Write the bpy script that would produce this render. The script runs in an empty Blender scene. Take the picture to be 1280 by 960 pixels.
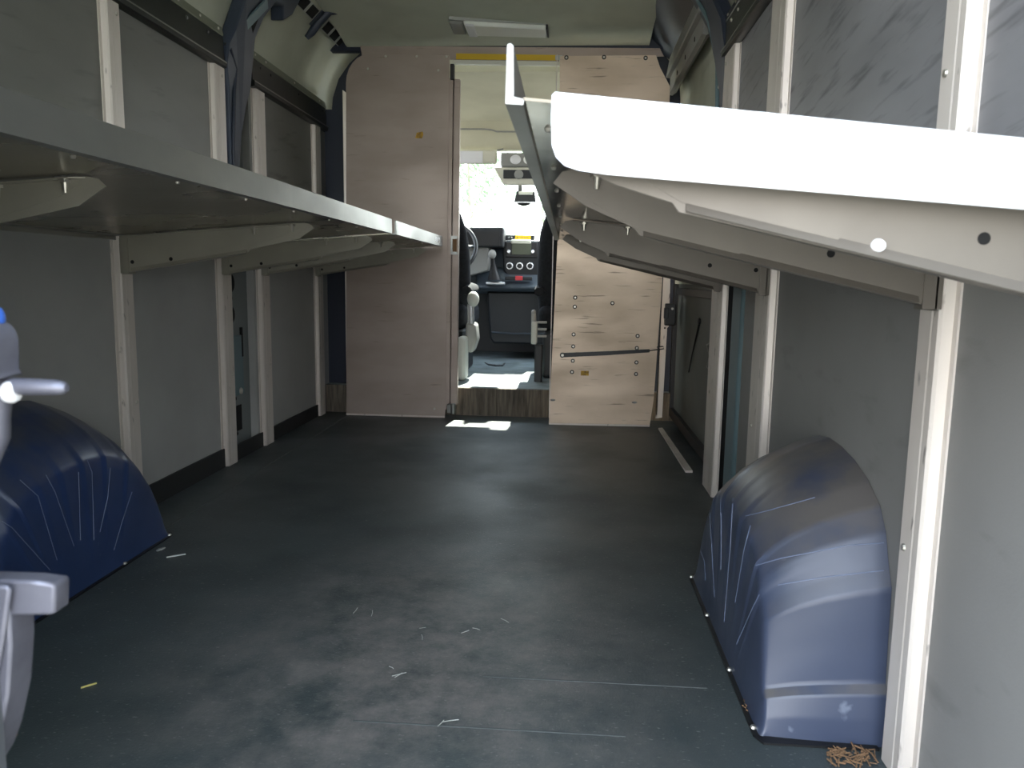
import bpy, bmesh, math, random
from mathutils import Vector, Matrix
from mathutils.bvhtree import BVHTree
random.seed(7)
S = bpy.context.scene
COL = S.collection
PI = math.pi

# ------------------------------------------------------------------ camera model (1280x960 photograph)
FPX = 960.0
CAM = Vector((0.39, 0.0, 0.735))
VPX, VPY, ROLL = 711.0, 349.0, 0.025
_y = Vector((VPX-640, -(VPY-480), FPX)).normalized()          # camera coords: right, up, forward
_u = Vector((ROLL, 1, 0)); _u = (_u - _y*_u.dot(_y)).normalized()
_x = Vector((_u.y*_y.z-_u.z*_y.y, _u.z*_y.x-_u.x*_y.z, _u.x*_y.y-_u.y*_y.x))
def ray(px, py):
    c = Vector(((px-640)/FPX, -(py-480)/FPX, 1.0))
    return Vector((_x.dot(c), _y.dot(c), _u.dot(c)))
def at(px, py, X=None, Y=None, Z=None):
    d = ray(px, py)
    t = (X-CAM.x)/d.x if X is not None else (Y-CAM.y)/d.y if Y is not None else (Z-CAM.z)/d.z
    return CAM + d*t

# ------------------------------------------------------------------ materials
def lin(c):
    return tuple((v/255/12.92 if v/255 <= .04045 else ((v/255+.055)/1.055)**2.4) for v in c)
MATS = {}
class N:
    def __init__(s, mat): s.t = mat.node_tree; s.n = s.t.nodes; s.l = s.t.links
    def add(s, typ, **kw):
        x = s.n.new(typ)
        for k, v in kw.items(): setattr(x, k, v)
        return x
    def link(s, a, b): s.l.new(a, b)
def mat(name, col, rough=.5, metal=0., col2=None, scale=8., detail=6., stretch=(1,1,1), lo=.4, hi=.65,
        specks=None, speck_scale=60., speck_stretch=(1,1,1), speck_lo=.68, speck_hi=.74, speck_amt=1., speck_rot=(0,0,0),
        bump=0., bump_scale=40., bump_stretch=(1,1,1), rough_var=0., coat=0., spec=.5, transl=0.):
    m = bpy.data.materials.new(name); m.use_nodes = True; q = N(m)
    b = q.n['Principled BSDF']
    b.inputs['Roughness'].default_value = rough; b.inputs['Metallic'].default_value = metal
    b.inputs['Specular IOR Level'].default_value = spec
    b.inputs['Coat Weight'].default_value = coat
    c1 = (*lin(col), 1)
    tc = q.add('ShaderNodeTexCoord')
    def mapped(st, rot=(0,0,0)):
        mr_ = q.add('ShaderNodeMapping'); mr_.inputs['Rotation'].default_value = rot
        mp = q.add('ShaderNodeMapping'); mp.inputs['Scale'].default_value = st
        q.link(tc.outputs['Object'], mr_.inputs['Vector']); q.link(mr_.outputs['Vector'], mp.inputs['Vector']); return mp.outputs['Vector']
    out = None
    if col2:
        no = q.add('ShaderNodeTexNoise'); no.inputs['Scale'].default_value = scale; no.inputs['Detail'].default_value = detail
        q.link(mapped(stretch), no.inputs['Vector'])
        mr = q.add('ShaderNodeMapRange'); mr.inputs['From Min'].default_value = lo; mr.inputs['From Max'].default_value = hi
        q.link(no.outputs['Fac'], mr.inputs['Value'])
        mx = q.add('ShaderNodeMix', data_type='RGBA'); mx.inputs['A'].default_value = c1; mx.inputs['B'].default_value = (*lin(col2), 1)
        q.link(mr.outputs['Result'], mx.inputs['Factor']); out = mx.outputs['Result']
        if rough_var:
            mv = q.add('ShaderNodeMapRange'); mv.inputs['To Min'].default_value = rough; mv.inputs['To Max'].default_value = rough+rough_var
            q.link(mr.outputs['Result'], mv.inputs['Value']); q.link(mv.outputs['Result'], b.inputs['Roughness'])
    if specks:
        n2 = q.add('ShaderNodeTexNoise'); n2.inputs['Scale'].default_value = speck_scale; n2.inputs['Detail'].default_value = 3
        q.link(mapped(speck_stretch, speck_rot), n2.inputs['Vector'])
        m2 = q.add('ShaderNodeMapRange'); m2.inputs['From Min'].default_value = speck_lo; m2.inputs['From Max'].default_value = speck_hi
        m2.inputs['To Max'].default_value = speck_amt
        q.link(n2.outputs['Fac'], m2.inputs['Value'])
        mx2 = q.add('ShaderNodeMix', data_type='RGBA'); mx2.inputs['B'].default_value = (*lin(specks), 1)
        if out: q.link(out, mx2.inputs['A'])
        else: mx2.inputs['A'].default_value = c1
        q.link(m2.outputs['Result'], mx2.inputs['Factor']); out = mx2.outputs['Result']
    if out: q.link(out, b.inputs['Base Color'])
    else: b.inputs['Base Color'].default_value = c1
    if bump:
        nb = q.add('ShaderNodeTexNoise'); nb.inputs['Scale'].default_value = bump_scale; nb.inputs['Detail'].default_value = 4
        q.link(mapped(bump_stretch), nb.inputs['Vector'])
        bp = q.add('ShaderNodeBump'); bp.inputs['Strength'].default_value = bump; bp.inputs['Distance'].default_value = .01
        q.link(nb.outputs['Fac'], bp.inputs['Height']); q.link(bp.outputs['Normal'], b.inputs['Normal'])
    if transl:
        tr = q.add('ShaderNodeBsdfTranslucent'); tr.inputs['Color'].default_value = c1
        ms = q.add('ShaderNodeMixShader'); ms.inputs['Fac'].default_value = transl
        q.link(b.outputs[0], ms.inputs[1]); q.link(tr.outputs[0], ms.inputs[2])
        q.link(ms.outputs[0], q.n['Material Output'].inputs['Surface'])
    MATS[name] = m
    return m
def glass(name, tint=(1,1,1), amt=.08):
    m = bpy.data.materials.new(name); m.use_nodes = True; q = N(m)
    q.n.remove(q.n['Principled BSDF'])
    t = q.add('ShaderNodeBsdfTransparent'); t.inputs['Color'].default_value = (*tint, 1)
    g = q.add('ShaderNodeBsdfGlossy'); g.inputs['Roughness'].default_value = .02
    f = q.add('ShaderNodeMixShader'); f.inputs['Fac'].default_value = amt
    q.link(t.outputs[0], f.inputs[1]); q.link(g.outputs[0], f.inputs[2])
    q.link(f.outputs[0], q.n['Material Output'].inputs['Surface'])
    MATS[name] = m; return m

M_wall = mat('grey_lining_board', (128,127,125), .55, col2=(120,119,117), scale=3, specks=(92,92,90), speck_scale=9, speck_stretch=(1,.8,2.2), speck_lo=.62, speck_hi=.8, speck_amt=.5, bump=.05, bump_scale=300)
M_wall_left = mat('brightened_lining_board', (160,160,157), .55, col2=(150,150,147), scale=3, bump=.05, bump_scale=300)  # same board as the right wall, colour lightened to stand in for light
M_wall_lu = mat('darker_scuffed_board', (112,112,107), .5, col2=(102,102,97), scale=4, stretch=(1,.5,1.6), specks=(70,68,64), speck_scale=15, speck_stretch=(1,.35,2), speck_rot=(-.12,0,0), speck_lo=.6, speck_hi=.8, speck_amt=.7)  # upper left board in a darker tone, with streaky scuffs
M_wall_scuffed = mat('scuffed_grey_board', (130,130,133), .5, col2=(114,114,117), scale=4, stretch=(1,.5,1.6), specks=(70,70,74), speck_scale=24, speck_stretch=(1,.26,1.9), speck_rot=(.12,0,0), speck_lo=.53, speck_hi=.74, speck_amt=.85)
M_felt = mat('grey_headliner', (194,196,180), .95, col2=(184,186,170), scale=5, bump=.1, bump_scale=500, spec=.1)
M_post = mat('worn_aluminium_channel', (214,206,198), .42, .2, col2=(196,187,178), scale=6, stretch=(1,1,.25), specks=(72,66,60), speck_scale=55, speck_stretch=(1,1,.35), speck_lo=.66, speck_hi=.75, speck_amt=.6, rough_var=.12)
M_part = mat('brushed_aluminium_sheet', (166,152,143), .46, .55, col2=(156,142,133), scale=4, stretch=(.6,1,1.6), specks=(104,92,84), speck_scale=12, speck_stretch=(.6,1,6), speck_lo=.66, speck_hi=.78, speck_amt=.5, rough_var=.1)
M_part_scratched = mat('scratched_aluminium_sheet', (212,192,170), .45, .45, col2=(196,176,154), scale=5, stretch=(.6,1,1.6), specks=(88,78,70), speck_scale=11, speck_stretch=(.55,1,7), speck_lo=.62, speck_hi=.72, speck_amt=.65, rough_var=.1)
M_galv = mat('galvanised_sheet', (150,150,146), .3, .8, col2=(138,138,134), scale=5, stretch=(1,.6,1), rough_var=.1, bump=.05, bump_scale=6, bump_stretch=(1,3,1))
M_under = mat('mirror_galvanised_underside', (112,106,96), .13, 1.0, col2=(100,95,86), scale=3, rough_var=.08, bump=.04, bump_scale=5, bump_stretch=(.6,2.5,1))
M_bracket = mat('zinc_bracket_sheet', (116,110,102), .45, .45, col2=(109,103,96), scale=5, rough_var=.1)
M_bracket_l = mat('brightened_zinc_bracket', (166,162,148), .5, .35, col2=(156,152,139), scale=5)  # right bracket metal with extra brightness put into the colour for the left side
M_under_l = mat('brightened_galvanised_underside', (160,154,138), .24, .8, col2=(150,144,129), scale=3, rough_var=.08, bump=.03, bump_scale=5, bump_stretch=(.6,2.5,1))  # lightened copy of the right underside, its colour standing in for more light
M_endplate = mat('skylit_zinc_end_flange', (226,226,226), .4, .5)  # same metal as the brackets, strong skylight put into its near-white colour
M_bolt = mat('zinc_bolt', (190,186,176), .35, .8)
M_black = mat('black_plastic', (24,24,25), .45)
M_hole = mat('dark_hole', (10,10,10), .9)
M_rail = mat('black_green_steel', (38,42,40), .35, .2, col2=(30,33,32), scale=8)
M_railtop = mat('pale_rail_flange', (128,132,116), .5, .3)
M_navy = mat('navy_painted_steel', (52,61,76), .5, 0, col2=(44,52,66), scale=6)
M_navyd = mat('dark_navy_painted_steel', (32,39,54), .5, 0)
M_bluegrey = mat('blue_grey_painted_steel', (96,118,124), .5)
M_floor_b = mat('black_kick_board', (26,28,29), .6)
def dusty(name, base, base2, dust, amt):
    m = mat(name, base, .32, 0, col2=base2, scale=5, specks=(128,136,152), speck_scale=24, speck_lo=.72, speck_hi=.80, speck_amt=.5, rough_var=.12)
    q = N(m); b = q.n['Principled BSDF']; src = b.inputs['Base Color'].links[0].from_socket
    ge = q.add('ShaderNodeNewGeometry'); sx = q.add('ShaderNodeSeparateXYZ'); q.link(ge.outputs['Normal'], sx.inputs[0])
    r = q.add('ShaderNodeMapRange'); r.inputs['From Min'].default_value = .35; r.inputs['From Max'].default_value = .8; r.inputs['To Max'].default_value = amt
    q.link(sx.outputs['Z'], r.inputs['Value'])
    tc = q.add('ShaderNodeTexCoord'); no = q.add('ShaderNodeTexNoise'); no.inputs['Scale'].default_value = 11; no.inputs['Detail'].default_value = 8
    q.link(tc.outputs['Object'], no.inputs['Vector'])
    r2 = q.add('ShaderNodeMapRange'); r2.inputs['From Min'].default_value = .3; r2.inputs['From Max'].default_value = .6; q.link(no.outputs['Fac'], r2.inputs['Value'])
    mu = q.add('ShaderNodeMath', operation='MULTIPLY'); q.link(r.outputs[0], mu.inputs[0]); q.link(r2.outputs[0], mu.inputs[1])
    mx = q.add('ShaderNodeMix', data_type='RGBA'); mx.inputs['B'].default_value = (*lin(dust), 1)
    q.link(src, mx.inputs['A']); q.link(mu.outputs[0], mx.inputs['Factor']); q.link(mx.outputs['Result'], b.inputs['Base Color'])
    return m
M_arch = dusty('dusty_blue_plastic', (62,70,90), (54,62,82), (98,94,90), .9)
M_arch_l = dusty('deep_blue_plastic', (42,60,100), (38,54,90), (84,86,88), .7)
M_ridge = mat('worn_plastic_ridge', (98,108,132), .4)
M_yellow = mat('yellow_tape', (214,176,20), .5)
M_sticker = mat('yellow_sticker', (196,150,36), .6, col2=(120,92,40), scale=60)
M_cream = mat('cream_headliner', (206,202,178), .85, col2=(196,192,168), scale=4, bump=.05, bump_scale=200)
M_creamp = mat('cream_plastic', (214,212,196), .5)
M_greyp = mat('grey_plastic', (142,142,138), .45)
M_dash = mat('blue_grey_dash_plastic', (60,69,78), .5, bump=.05, bump_scale=400)
M_dashd = mat('dark_dash_plastic', (29,32,35), .5)
M_silver = mat('silver_trim', (196,198,200), .25, .7)
M_screen = mat('grey_screen', (88,92,76), .6)
M_red = mat('red_button', (206,44,52), .4)
M_seat = mat('dark_seat_fabric', (32,34,38), .9, col2=(25,27,30), scale=60, spec=.2)
M_lining = mat('light_grey_plastic', (176,178,172), .55)
M_carpet = mat('ribbed_brown_riser', (112,104,92), .9, col2=(66,60,54), scale=30, stretch=(3,1,.25), lo=.35, hi=.7)
M_cabfloor = mat('cab_floor_mat', (118,128,130), .6, col2=(92,100,102), scale=9, bump=.08, bump_scale=90)
M_lens = mat('clear_lamp_cover', (248,250,244), .15)
M_zincl = mat('cast_zinc_latch', (104,104,114), .4, .5, col2=(92,92,102), scale=30, rough_var=.15)
M_white = mat('white_nylon', (222,222,224), .45)
M_blue = mat('blue_plastic', (46,84,160), .45)
M_straw = mat('dry_straw', (206,196,120), .8)
M_paper = mat('white_scrap', (196,200,196), .8)
M_dirt = mat('brown_plant_debris', (120,92,66), .95)
M_body = mat('van_body_steel', (70,72,76), .5)
M_bark = mat('tree_bark', (150,146,128), .9, col2=(120,116,100), scale=9)
M_leaf = mat('tree_leaf', (116,150,108), .6, transl=.4)
M_ground = mat('pale_gravel_ground', (142,139,132), .95, col2=(128,127,116), scale=1.2)
M_glass = glass('windscreen_glass', (.96,.99,.97), .05)

def floor_mat():
    m = mat('worn_dark_rubber_floor', (68,75,76), .42, col2=(56,63,64), scale=2.2, bump=.12, bump_scale=220, rough_var=.15)
    q = N(m); b = q.n['Principled BSDF']
    src = b.inputs['Base Color'].links[0].from_socket
    tc = q.add('ShaderNodeTexCoord')
    # trodden dust, thickest in the middle of the rear half
    mp = q.add('ShaderNodeMapping'); mp.inputs['Location'].default_value = (-.12/.6, -1.35/.85, 0); mp.inputs['Scale'].default_value = (1/.6, 1/.85, 1)
    q.link(tc.outputs['Object'], mp.inputs['Vector'])
    ln = q.add('ShaderNodeVectorMath', operation='LENGTH'); q.link(mp.outputs[0], ln.inputs[0])
    r = q.add('ShaderNodeMapRange'); r.inputs['From Min'].default_value = 1.; r.inputs['From Max'].default_value = .1
    q.link(ln.outputs['Value'], r.inputs['Value'])
    no = q.add('ShaderNodeTexNoise'); no.inputs['Scale'].default_value = 7; no.inputs['Detail'].default_value = 10; no.inputs['Roughness'].default_value = .75
    q.link(tc.outputs['Object'], no.inputs['Vector'])
    r2 = q.add('ShaderNodeMapRange'); r2.inputs['From Min'].default_value = .38; r2.inputs['From Max'].default_value = .66; r2.inputs['To Max'].default_value = .95
    q.link(no.outputs['Fac'], r2.inputs['Value'])
    mu = q.add('ShaderNodeMath', operation='MULTIPLY'); q.link(r.outputs[0], mu.inputs[0]); q.link(r2.outputs[0], mu.inputs[1])
    mx = q.add('ShaderNodeMix', data_type='RGBA'); mx.inputs['B'].default_value = (*lin((134,127,122)), 1)
    q.link(src, mx.inputs['A']); q.link(mu.outputs[0], mx.inputs['Factor'])
    # fine pale scratches and grit
    n3 = q.add('ShaderNodeTexNoise'); n3.inputs['Scale'].default_value = 140; n3.inputs['Detail'].default_value = 4
    mp3 = q.add('ShaderNodeMapping'); mp3.inputs['Scale'].default_value = (.6, 1.5, 1); mp3.inputs['Rotation'].default_value = (0,0,.5)
    q.link(tc.outputs['Object'], mp3.inputs['Vector']); q.link(mp3.outputs[0], n3.inputs['Vector'])
    r3 = q.add('ShaderNodeMapRange'); r3.inputs['From Min'].default_value = .63; r3.inputs['From Max'].default_value = .73; r3.inputs['To Max'].default_value = .55
    q.link(n3.outputs['Fac'], r3.inputs['Value'])
    mx3 = q.add('ShaderNodeMix', data_type='RGBA'); mx3.inputs['B'].default_value = (*lin((150,148,142)), 1)
    q.link(mx.outputs['Result'], mx3.inputs['A']); q.link(r3.outputs[0], mx3.inputs['Factor'])
    q.link(mx3.outputs['Result'], b.inputs['Base Color'])
    return m
M_floor = floor_mat()

# ------------------------------------------------------------------ mesh builder
class MB:
    def __init__(s): s.bm = bmesh.new()
    def box(s, x0, x1, y0, y1, z0, z1):
        if x0 > x1: x0, x1 = x1, x0
        if y0 > y1: y0, y1 = y1, y0
        if z0 > z1: z0, z1 = z1, z0
        v = [s.bm.verts.new(p) for p in ((x0,y0,z0),(x1,y0,z0),(x1,y1,z0),(x0,y1,z0),(x0,y0,z1),(x1,y0,z1),(x1,y1,z1),(x0,y1,z1))]
        for f in ((0,3,2,1),(4,5,6,7),(0,1,5,4),(1,2,6,5),(2,3,7,6),(3,0,4,7)): s.bm.faces.new([v[i] for i in f])
        return s
    def prism(s, pts, axis, a0, a1, shear=None):
        def P(u, w, a):
            p = (a,u,w) if axis == 'x' else (u,a,w) if axis == 'y' else (u,w,a)
            return shear(p) if shear else p
        A = [s.bm.verts.new(P(u,w,a0)) for u, w in pts]; B = [s.bm.verts.new(P(u,w,a1)) for u, w in pts]
        n = len(pts)
        for i in range(n): s.bm.faces.new((A[i],A[(i+1)%n],B[(i+1)%n],B[i]))
        s.bm.faces.new(A[::-1]); s.bm.faces.new(B)
        return s
    def hull(s, A, B):                      # two matching outlines in space joined into a solid
        A = [s.bm.verts.new(p) for p in A]; B = [s.bm.verts.new(p) for p in B]; n = len(A)
        for i in range(n): s.bm.faces.new((A[i],A[(i+1)%n],B[(i+1)%n],B[i]))
        s.bm.faces.new(A[::-1]); s.bm.faces.new(B); return s
    def rings(s, rings, cap=True, closed=True):
        R = [[s.bm.verts.new(p) for p in r] for r in rings]; n = len(R[0])
        for a, b in zip(R, R[1:]):
            for i in range(n if closed else n-1): s.bm.faces.new((a[i],a[(i+1)%n],b[(i+1)%n],b[i]))
        if cap and closed: s.bm.faces.new(R[0][::-1]); s.bm.faces.new(R[-1])
        return s
    def cyl(s, p0, p1, r0, r1=None, n=14):
        p0, p1 = Vector(p0), Vector(p1); r1 = r0 if r1 is None else r1
        return s.tube([p0, p1], [r0, r1], n)
    def tube(s, pts, r, n=10):
        pts = [Vector(p) for p in pts]; rs = r if isinstance(r, (list, tuple)) else [r]*len(pts)
        rings = []; ref = None
        for i, p in enumerate(pts):
            d = (pts[min(i+1, len(pts)-1)]-pts[max(i-1, 0)]).normalized()
            if ref is None: ref = Vector((0,0,1)) if abs(d.z) < .9 else Vector((1,0,0))
            a = (ref - d*ref.dot(d)).normalized(); b = d.cross(a); ref = a
            rings.append([p + (a*math.cos(2*PI*k/n)+b*math.sin(2*PI*k/n))*rs[i] for k in range(n)])
        return s.rings(rings)
    def ball(s, c, rx, ry=None, rz=None, u=16, v=10):
        ry = rx if ry is None else ry; rz = rx if rz is None else rz
        g = bmesh.ops.create_uvsphere(s.bm, u_segments=u, v_segments=v, radius=1)
        bmesh.ops.transform(s.bm, matrix=Matrix.Translation(c) @ Matrix.Diagonal((rx,ry,rz,1)), verts=g['verts'])
        return s
    def build(s, name, m, parent=None, bevel=0, smooth=None, seg=2):
        bmesh.ops.recalc_face_normals(s.bm, faces=s.bm.faces[:])
        me = bpy.data.meshes.new(name)
        if parent is not None:
            off = Vector((0,0,0)); q = parent
            while q is not None: off += q.location; q = q.parent
            bmesh.ops.translate(s.bm, vec=-off, verts=s.bm.verts[:])
        s.bm.to_mesh(me); s.bm.free(); me.materials.append(m)
        o = bpy.data.objects.new(name, me); COL.objects.link(o)
        if parent is not None: o.parent = parent
        if bevel:
            b = o.modifiers.new('bevel', 'BEVEL'); b.width = bevel; b.segments = seg; b.limit_method = 'ANGLE'; b.angle_limit = math.radians(40)
            if smooth is None: smooth = 50
        if smooth:
            for p in me.polygons: p.use_smooth = True
            me.set_sharp_from_angle(angle=math.radians(smooth))
        return o
def tag(o, label, cat, group=None, kind=None):
    o['label'] = label; o['category'] = cat
    if group: o['group'] = group
    if kind: o['kind'] = kind
    return o
def thing(name, label, cat, loc=(0,0,0), group=None):
    o = bpy.data.objects.new(name, None); COL.objects.link(o); o.location = loc; o.empty_display_size = .1
    return tag(o, label, cat, group)
def struct(mb, name, m, **kw):
    o = mb.build(name, m, **kw); o['kind'] = 'structure'; return o
def copy_tree(o, parent=None):
    c = o.copy(); COL.objects.link(c)
    if parent is not None: c.parent = parent
    for ch in o.children: copy_tree(ch, c)
    return c
def arc(cx, cy, r, a0, a1, n):
    return [(cx+r*math.cos(a0+(a1-a0)*i/n), cy+r*math.sin(a0+(a1-a0)*i/n)) for i in range(n+1)]

WX = .915          # lining face, metres from the centre line
Y0, Y1 = .45, 4.05 # load space
ZR = 1.483         # underside of the top rails

# ------------------------------------------------------------------ setting
struct(MB().box(-.99, .99, Y0, 4.05, -.06, 0), 'floor', M_floor)
wl = MB()
wl.box(-.965, -WX, Y0, 2.885, 0, .842); wl.box(-.965, -WX, 3.13, 4.6, 0, .842)
wl.box(-1.0, -.966, Y0, 4.6, 0, 1.97)
struct(wl, 'wall_left', M_wall_left)
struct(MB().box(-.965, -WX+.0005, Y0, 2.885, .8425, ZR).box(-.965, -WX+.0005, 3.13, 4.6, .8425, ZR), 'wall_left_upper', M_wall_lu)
wr = MB()
wr.box(WX, .965, Y0, 2.34, 0, .84); wr.box(.985, 1.02, Y0, 4.6, 0, 1.97)
struct(wr, 'wall_right', M_wall)
struct(MB().box(WX-.001, .965, Y0, 2.66, .842, ZR), 'wall_right_upper', M_wall_scuffed)
# coves between the rails and the roof
def cove(s):
    pr = [(s*.935, 1.60), (s*.925, 1.70), (s*.89, 1.80), (s*.83, 1.88), (s*.76, 1.94), (s*.70, 1.975)]
    pr2 = [(s*.99, 1.60), (s*.99, 1.80), (s*.96, 1.90), (s*.90, 1.96), (s*.82, 2.0), (s*.70, 2.01)]
    m = MB(); m.rings([[(x, y, z) for x, z in pr + pr2[::-1]] for y in (Y0, 4.31)])
    struct(m, 'wall_left_cove' if s < 0 else 'wall_right_cove', M_felt, smooth=60)
cove(-1); cove(1)
# roof lining with its shallow pressed step before the partition
m = MB(); prof = [(Y0,1.947),(3.3,1.945),(3.6,1.932),(3.85,1.903),(3.97,1.880),(4.1,1.876)]
m.prism(prof + [(4.1,2.03),(Y0,2.03)], 'x', -.755, .755)
struct(m, 'ceiling', M_felt, smooth=40)
# kick boards
struct(MB().box(-WX, -WX+.008, 1.98, 2.88, 0, .072).box(-WX, -WX+.008, 2.9, 4.0, 0, .062), 'baseboard_left', M_floor_b)
struct(MB().box(WX-.006, WX, Y0, 1.2, 0, .03), 'baseboard_right', M_floor_b)
# pale joint of the rubber mat along the left wall
a = at(215, 652, Z=0); b = at(420, 531, Z=0)
xm = (a.x+b.x)/2
struct(MB().box(xm-.003, xm+.003, 2.02, 3.95, 0, .002), 'trim_1', mat('mat_joint', (84,88,88), .6))
for k, (yy, x0, x1) in enumerate(((1.335, .25, .66), (1.17, .05, .50))):
    struct(MB().box(x0, x1, yy-.0015, yy+.0015, 0, .0012), 'trim_%d' % (k+2), MATS['mat_joint'])

# ------------------------------------------------------------------ aluminium uprights
def post(s, yface0, yface1, label, z1=ZR, z0=.002):
    w = yface1-yface0
    pr = [(0,-.012),(.003,-.012),(.0035,-.001),(.017,.001),(.021,.005),(.021,w*.30),(.0197,w*.34),(.021,w*.38),(.021,w-.006),(.018,w-.002),(.0035,w+.001),(.003,w+.014),(0,w+.014)]
    pts = [(s*(WX-e), yface0+y) for e, y in pr]
    t = thing('wall_upright', label, 'upright', (s*WX, yface0+w/2, z0), 'aluminium uprights on the side walls')
    MB().prism(pts, 'z', z0, z1).build('channel', M_post, t)
    for z in (.35, 1.02, z1-.03):
        MB().cyl((s*(WX-.021), yface0+w*.7, z), (s*(WX-.024), yface0+w*.7, z), .006, .0045, 10).build('rivet', M_bolt, t)
    return t
FX = WX-.021
L = lambda px: at(px, 342, X=-FX).y
Rr = lambda px: at(px, 365, X=FX).y
PL = [(L(151), L(167)), (L(277.5), L(290)), (L(327), L(337.5)), (3.90, 3.985)]
PR = [(Rr(1178), Rr(1150)), (Rr(961), Rr(944)), (Rr(902), Rr(889.5))]
post(-1, *PL[0], 'left wall upright rising from behind the blue wheel arch cover')
post(-1, *PL[1], 'left wall upright just rear of the navy body pillar')
post(-1, *PL[2], 'left wall upright just forward of the navy body pillar')
post(-1, *PL[3], 'left wall upright beside the metal partition')
post(1, *PR[0], 'big pale upright on right wall in front of wheel arch cover')
post(1, *PR[1], 'right wall upright rising behind the blue wheel arch cover')
post(1, *PR[2], 'right wall upright standing at the edge of the dark side door')

# ------------------------------------------------------------------ shelf brackets
def bracket(s, y, label, dmax, notch, rib, zb0, plate=False):
    # outline (distance from the lining, height)
    zt = .8845 if s > 0 else .8805
    pr = [(.02,zb0),(.02,.838),(dmax-.03,zt),(dmax-.012,zt-.003),(dmax,.866),(dmax-.045,.836),(notch+.006,.806),(notch,.797)]
    if plate:
        dmax -= .014
        pr = [(.02,zb0),(.02,.835)] + [(dmax-.012,.884),(dmax,.872),(dmax,.852),(dmax-.018,.833),(dmax-.05,.818),(notch+.006,.803),(notch,.795)]
    t = thing('shelf_bracket', label, 'bracket', (s*WX, y, .715), 'folded metal shelf brackets')
    X = lambda d: s*(WX-d)
    MB().prism([(X(d), z) for d, z in pr], 'y', y-.0012, y+.0012).build('web', M_bracket if s > 0 else M_bracket_l, t)
    # lower flange turned away from the door
    MB().hull([(X(.03),y,zb0+.002),(X(notch-.004),y,.797),(X(notch-.004),y,.7995),(X(.03),y,zb0+.0045)],
              [(X(.03),y+.028,zb0+.002),(X(notch-.03),y+.028,.7905),(X(notch-.03),y+.028,.793),(X(.03),y+.028,zb0+.0045)]).build('lower_flange', M_bracket if s > 0 else M_bracket_l, t)
    if not plate:
        MB().hull([(X(.05),y-.016,.8375),(X(dmax-.05),y-.016,zt-.0045),(X(dmax-.05),y-.016,zt-.0025),(X(.05),y-.016,.8395)],
              [(X(.05),y,.8375),(X(dmax-.03),y,zt-.0025),(X(dmax-.03),y,zt-.0005),(X(.05),y,.8395)]).build('upper_flange', M_bracket if s > 0 else M_bracket_l, t)
    # folded lower edge, leaning out a little
    zl_ = lambda d: zb0+.0005+(d-.02)*(.7965-zb0)/(notch-.02)
    MB().hull([(X(.05),y-.0012,zl_(.05)+.009),(X(.05),y-.0055,zl_(.05)),(X(.05),y-.0035,zl_(.05)-.0012),(X(.05),y,zl_(.05)+.004)],
              [(X(notch-.006),y-.0012,zl_(notch-.006)+.009),(X(notch-.006),y-.0055,zl_(notch-.006)),(X(notch-.006),y-.0035,zl_(notch-.006)-.0012),(X(notch-.006),y,zl_(notch-.006)+.004)]).build('folded_edge', M_bracket if s > 0 else M_bracket_l, t)
    # end tab that clips over the upright
    MB().box(X(.020), X(.045), y-.004, y-.001, zb0-.001, .833).box(X(.026), X(.0285), y-.004, y+.06, zb0-.003, .80).build('end_tab', M_bracket if s > 0 else M_bracket_l, t)
    # pressed raised field of the web
    if s > 0: fld = [(.427,.803),(.293,.772),(.235,.826),(.25,.855),(.49,.876),(.525,.862),(.49,.838)]
    else: fld = [(.365,.803),(.43,.822),(.505,.845),(.55,.868),(.53,.874),(.44,.868),(.415,.850)]
    MB().prism([(X(d), z) for d, z in fld], 'y', y-.0022, y-.0010).build('raised_field', M_bracket if s > 0 else M_bracket_l, t)
    for d in (() if plate else (dmax-.06, dmax-.17)):
        z = .838+(d)*((zt-.838)/dmax)
        MB().cyl((X(d),y-.009,z-.022),(X(d),y-.009,z+.001),.0028,.0055,10).cyl((X(d),y-.009,z-.006),(X(d),y-.009,z-.002),.009,.009,6).build('bolt', M_bolt, t)
    for d in (.055, .17):
        z = .765 if d < .1 else .775
        MB().cyl((X(d),y-.0016,z),(X(d),y+.0005,z),.0055,.0055,14).build('hole', M_hole, t)
    return t
LB = dict(dmax=.59, notch=.40, rib=.44, zb0=.733)
RB = dict(dmax=.55, notch=.43, rib=.255, zb0=.703)
bracket(-1, 1.165, 'folded bracket under left shelf nearest the rear, cut by photo edge', **LB)
bracket(-1, PL[0][0]+.005, 'left shelf bracket on the upright above the wheel arch cover', **LB)
bracket(-1, PL[1][0]+.005, 'left shelf bracket on the upright rear of the body pillar', **LB)
bracket(-1, PL[2][0]+.005, 'left shelf bracket on the upright forward of the body pillar', **LB)
bracket(-1, 3.86, 'left shelf bracket closest to the metal partition', **LB)
rb0 = bracket(1, .70, 'big near bracket of right shelf with bright white end flange', plate=True, **RB)
bracket(1, PR[0][0]+.005, 'right shelf bracket ending on the big pale upright', **RB)
bracket(1, PR[1][0]+.005, 'right shelf bracket ending on the upright behind wheel arch cover', **RB)
bracket(1, PR[2][0]+.005, 'right shelf bracket farthest forward, by the side door', **RB)
# bright end flange: leans out at its foot, so it faces the open sky
fpx = [(694,115,0),(690,119,.04),(689,150,.4),(690,182,.75),(695,196,.87),(706,207,.95),(724,213,1),(760,218,1),(1390,271,1),(1390,183,0)]
A = [at(x, y, Y=.688-.024*f) for x, y, f in fpx]; B = [p+Vector((0,.0025,0)) for p in A]
MB().hull(A, B).build('end_flange', M_endplate, rb0)
MB().cyl((.657,.6985,.768),(.657,.694,.768),.0062,.005,16).build('rivet', M_white, rb0)

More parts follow.
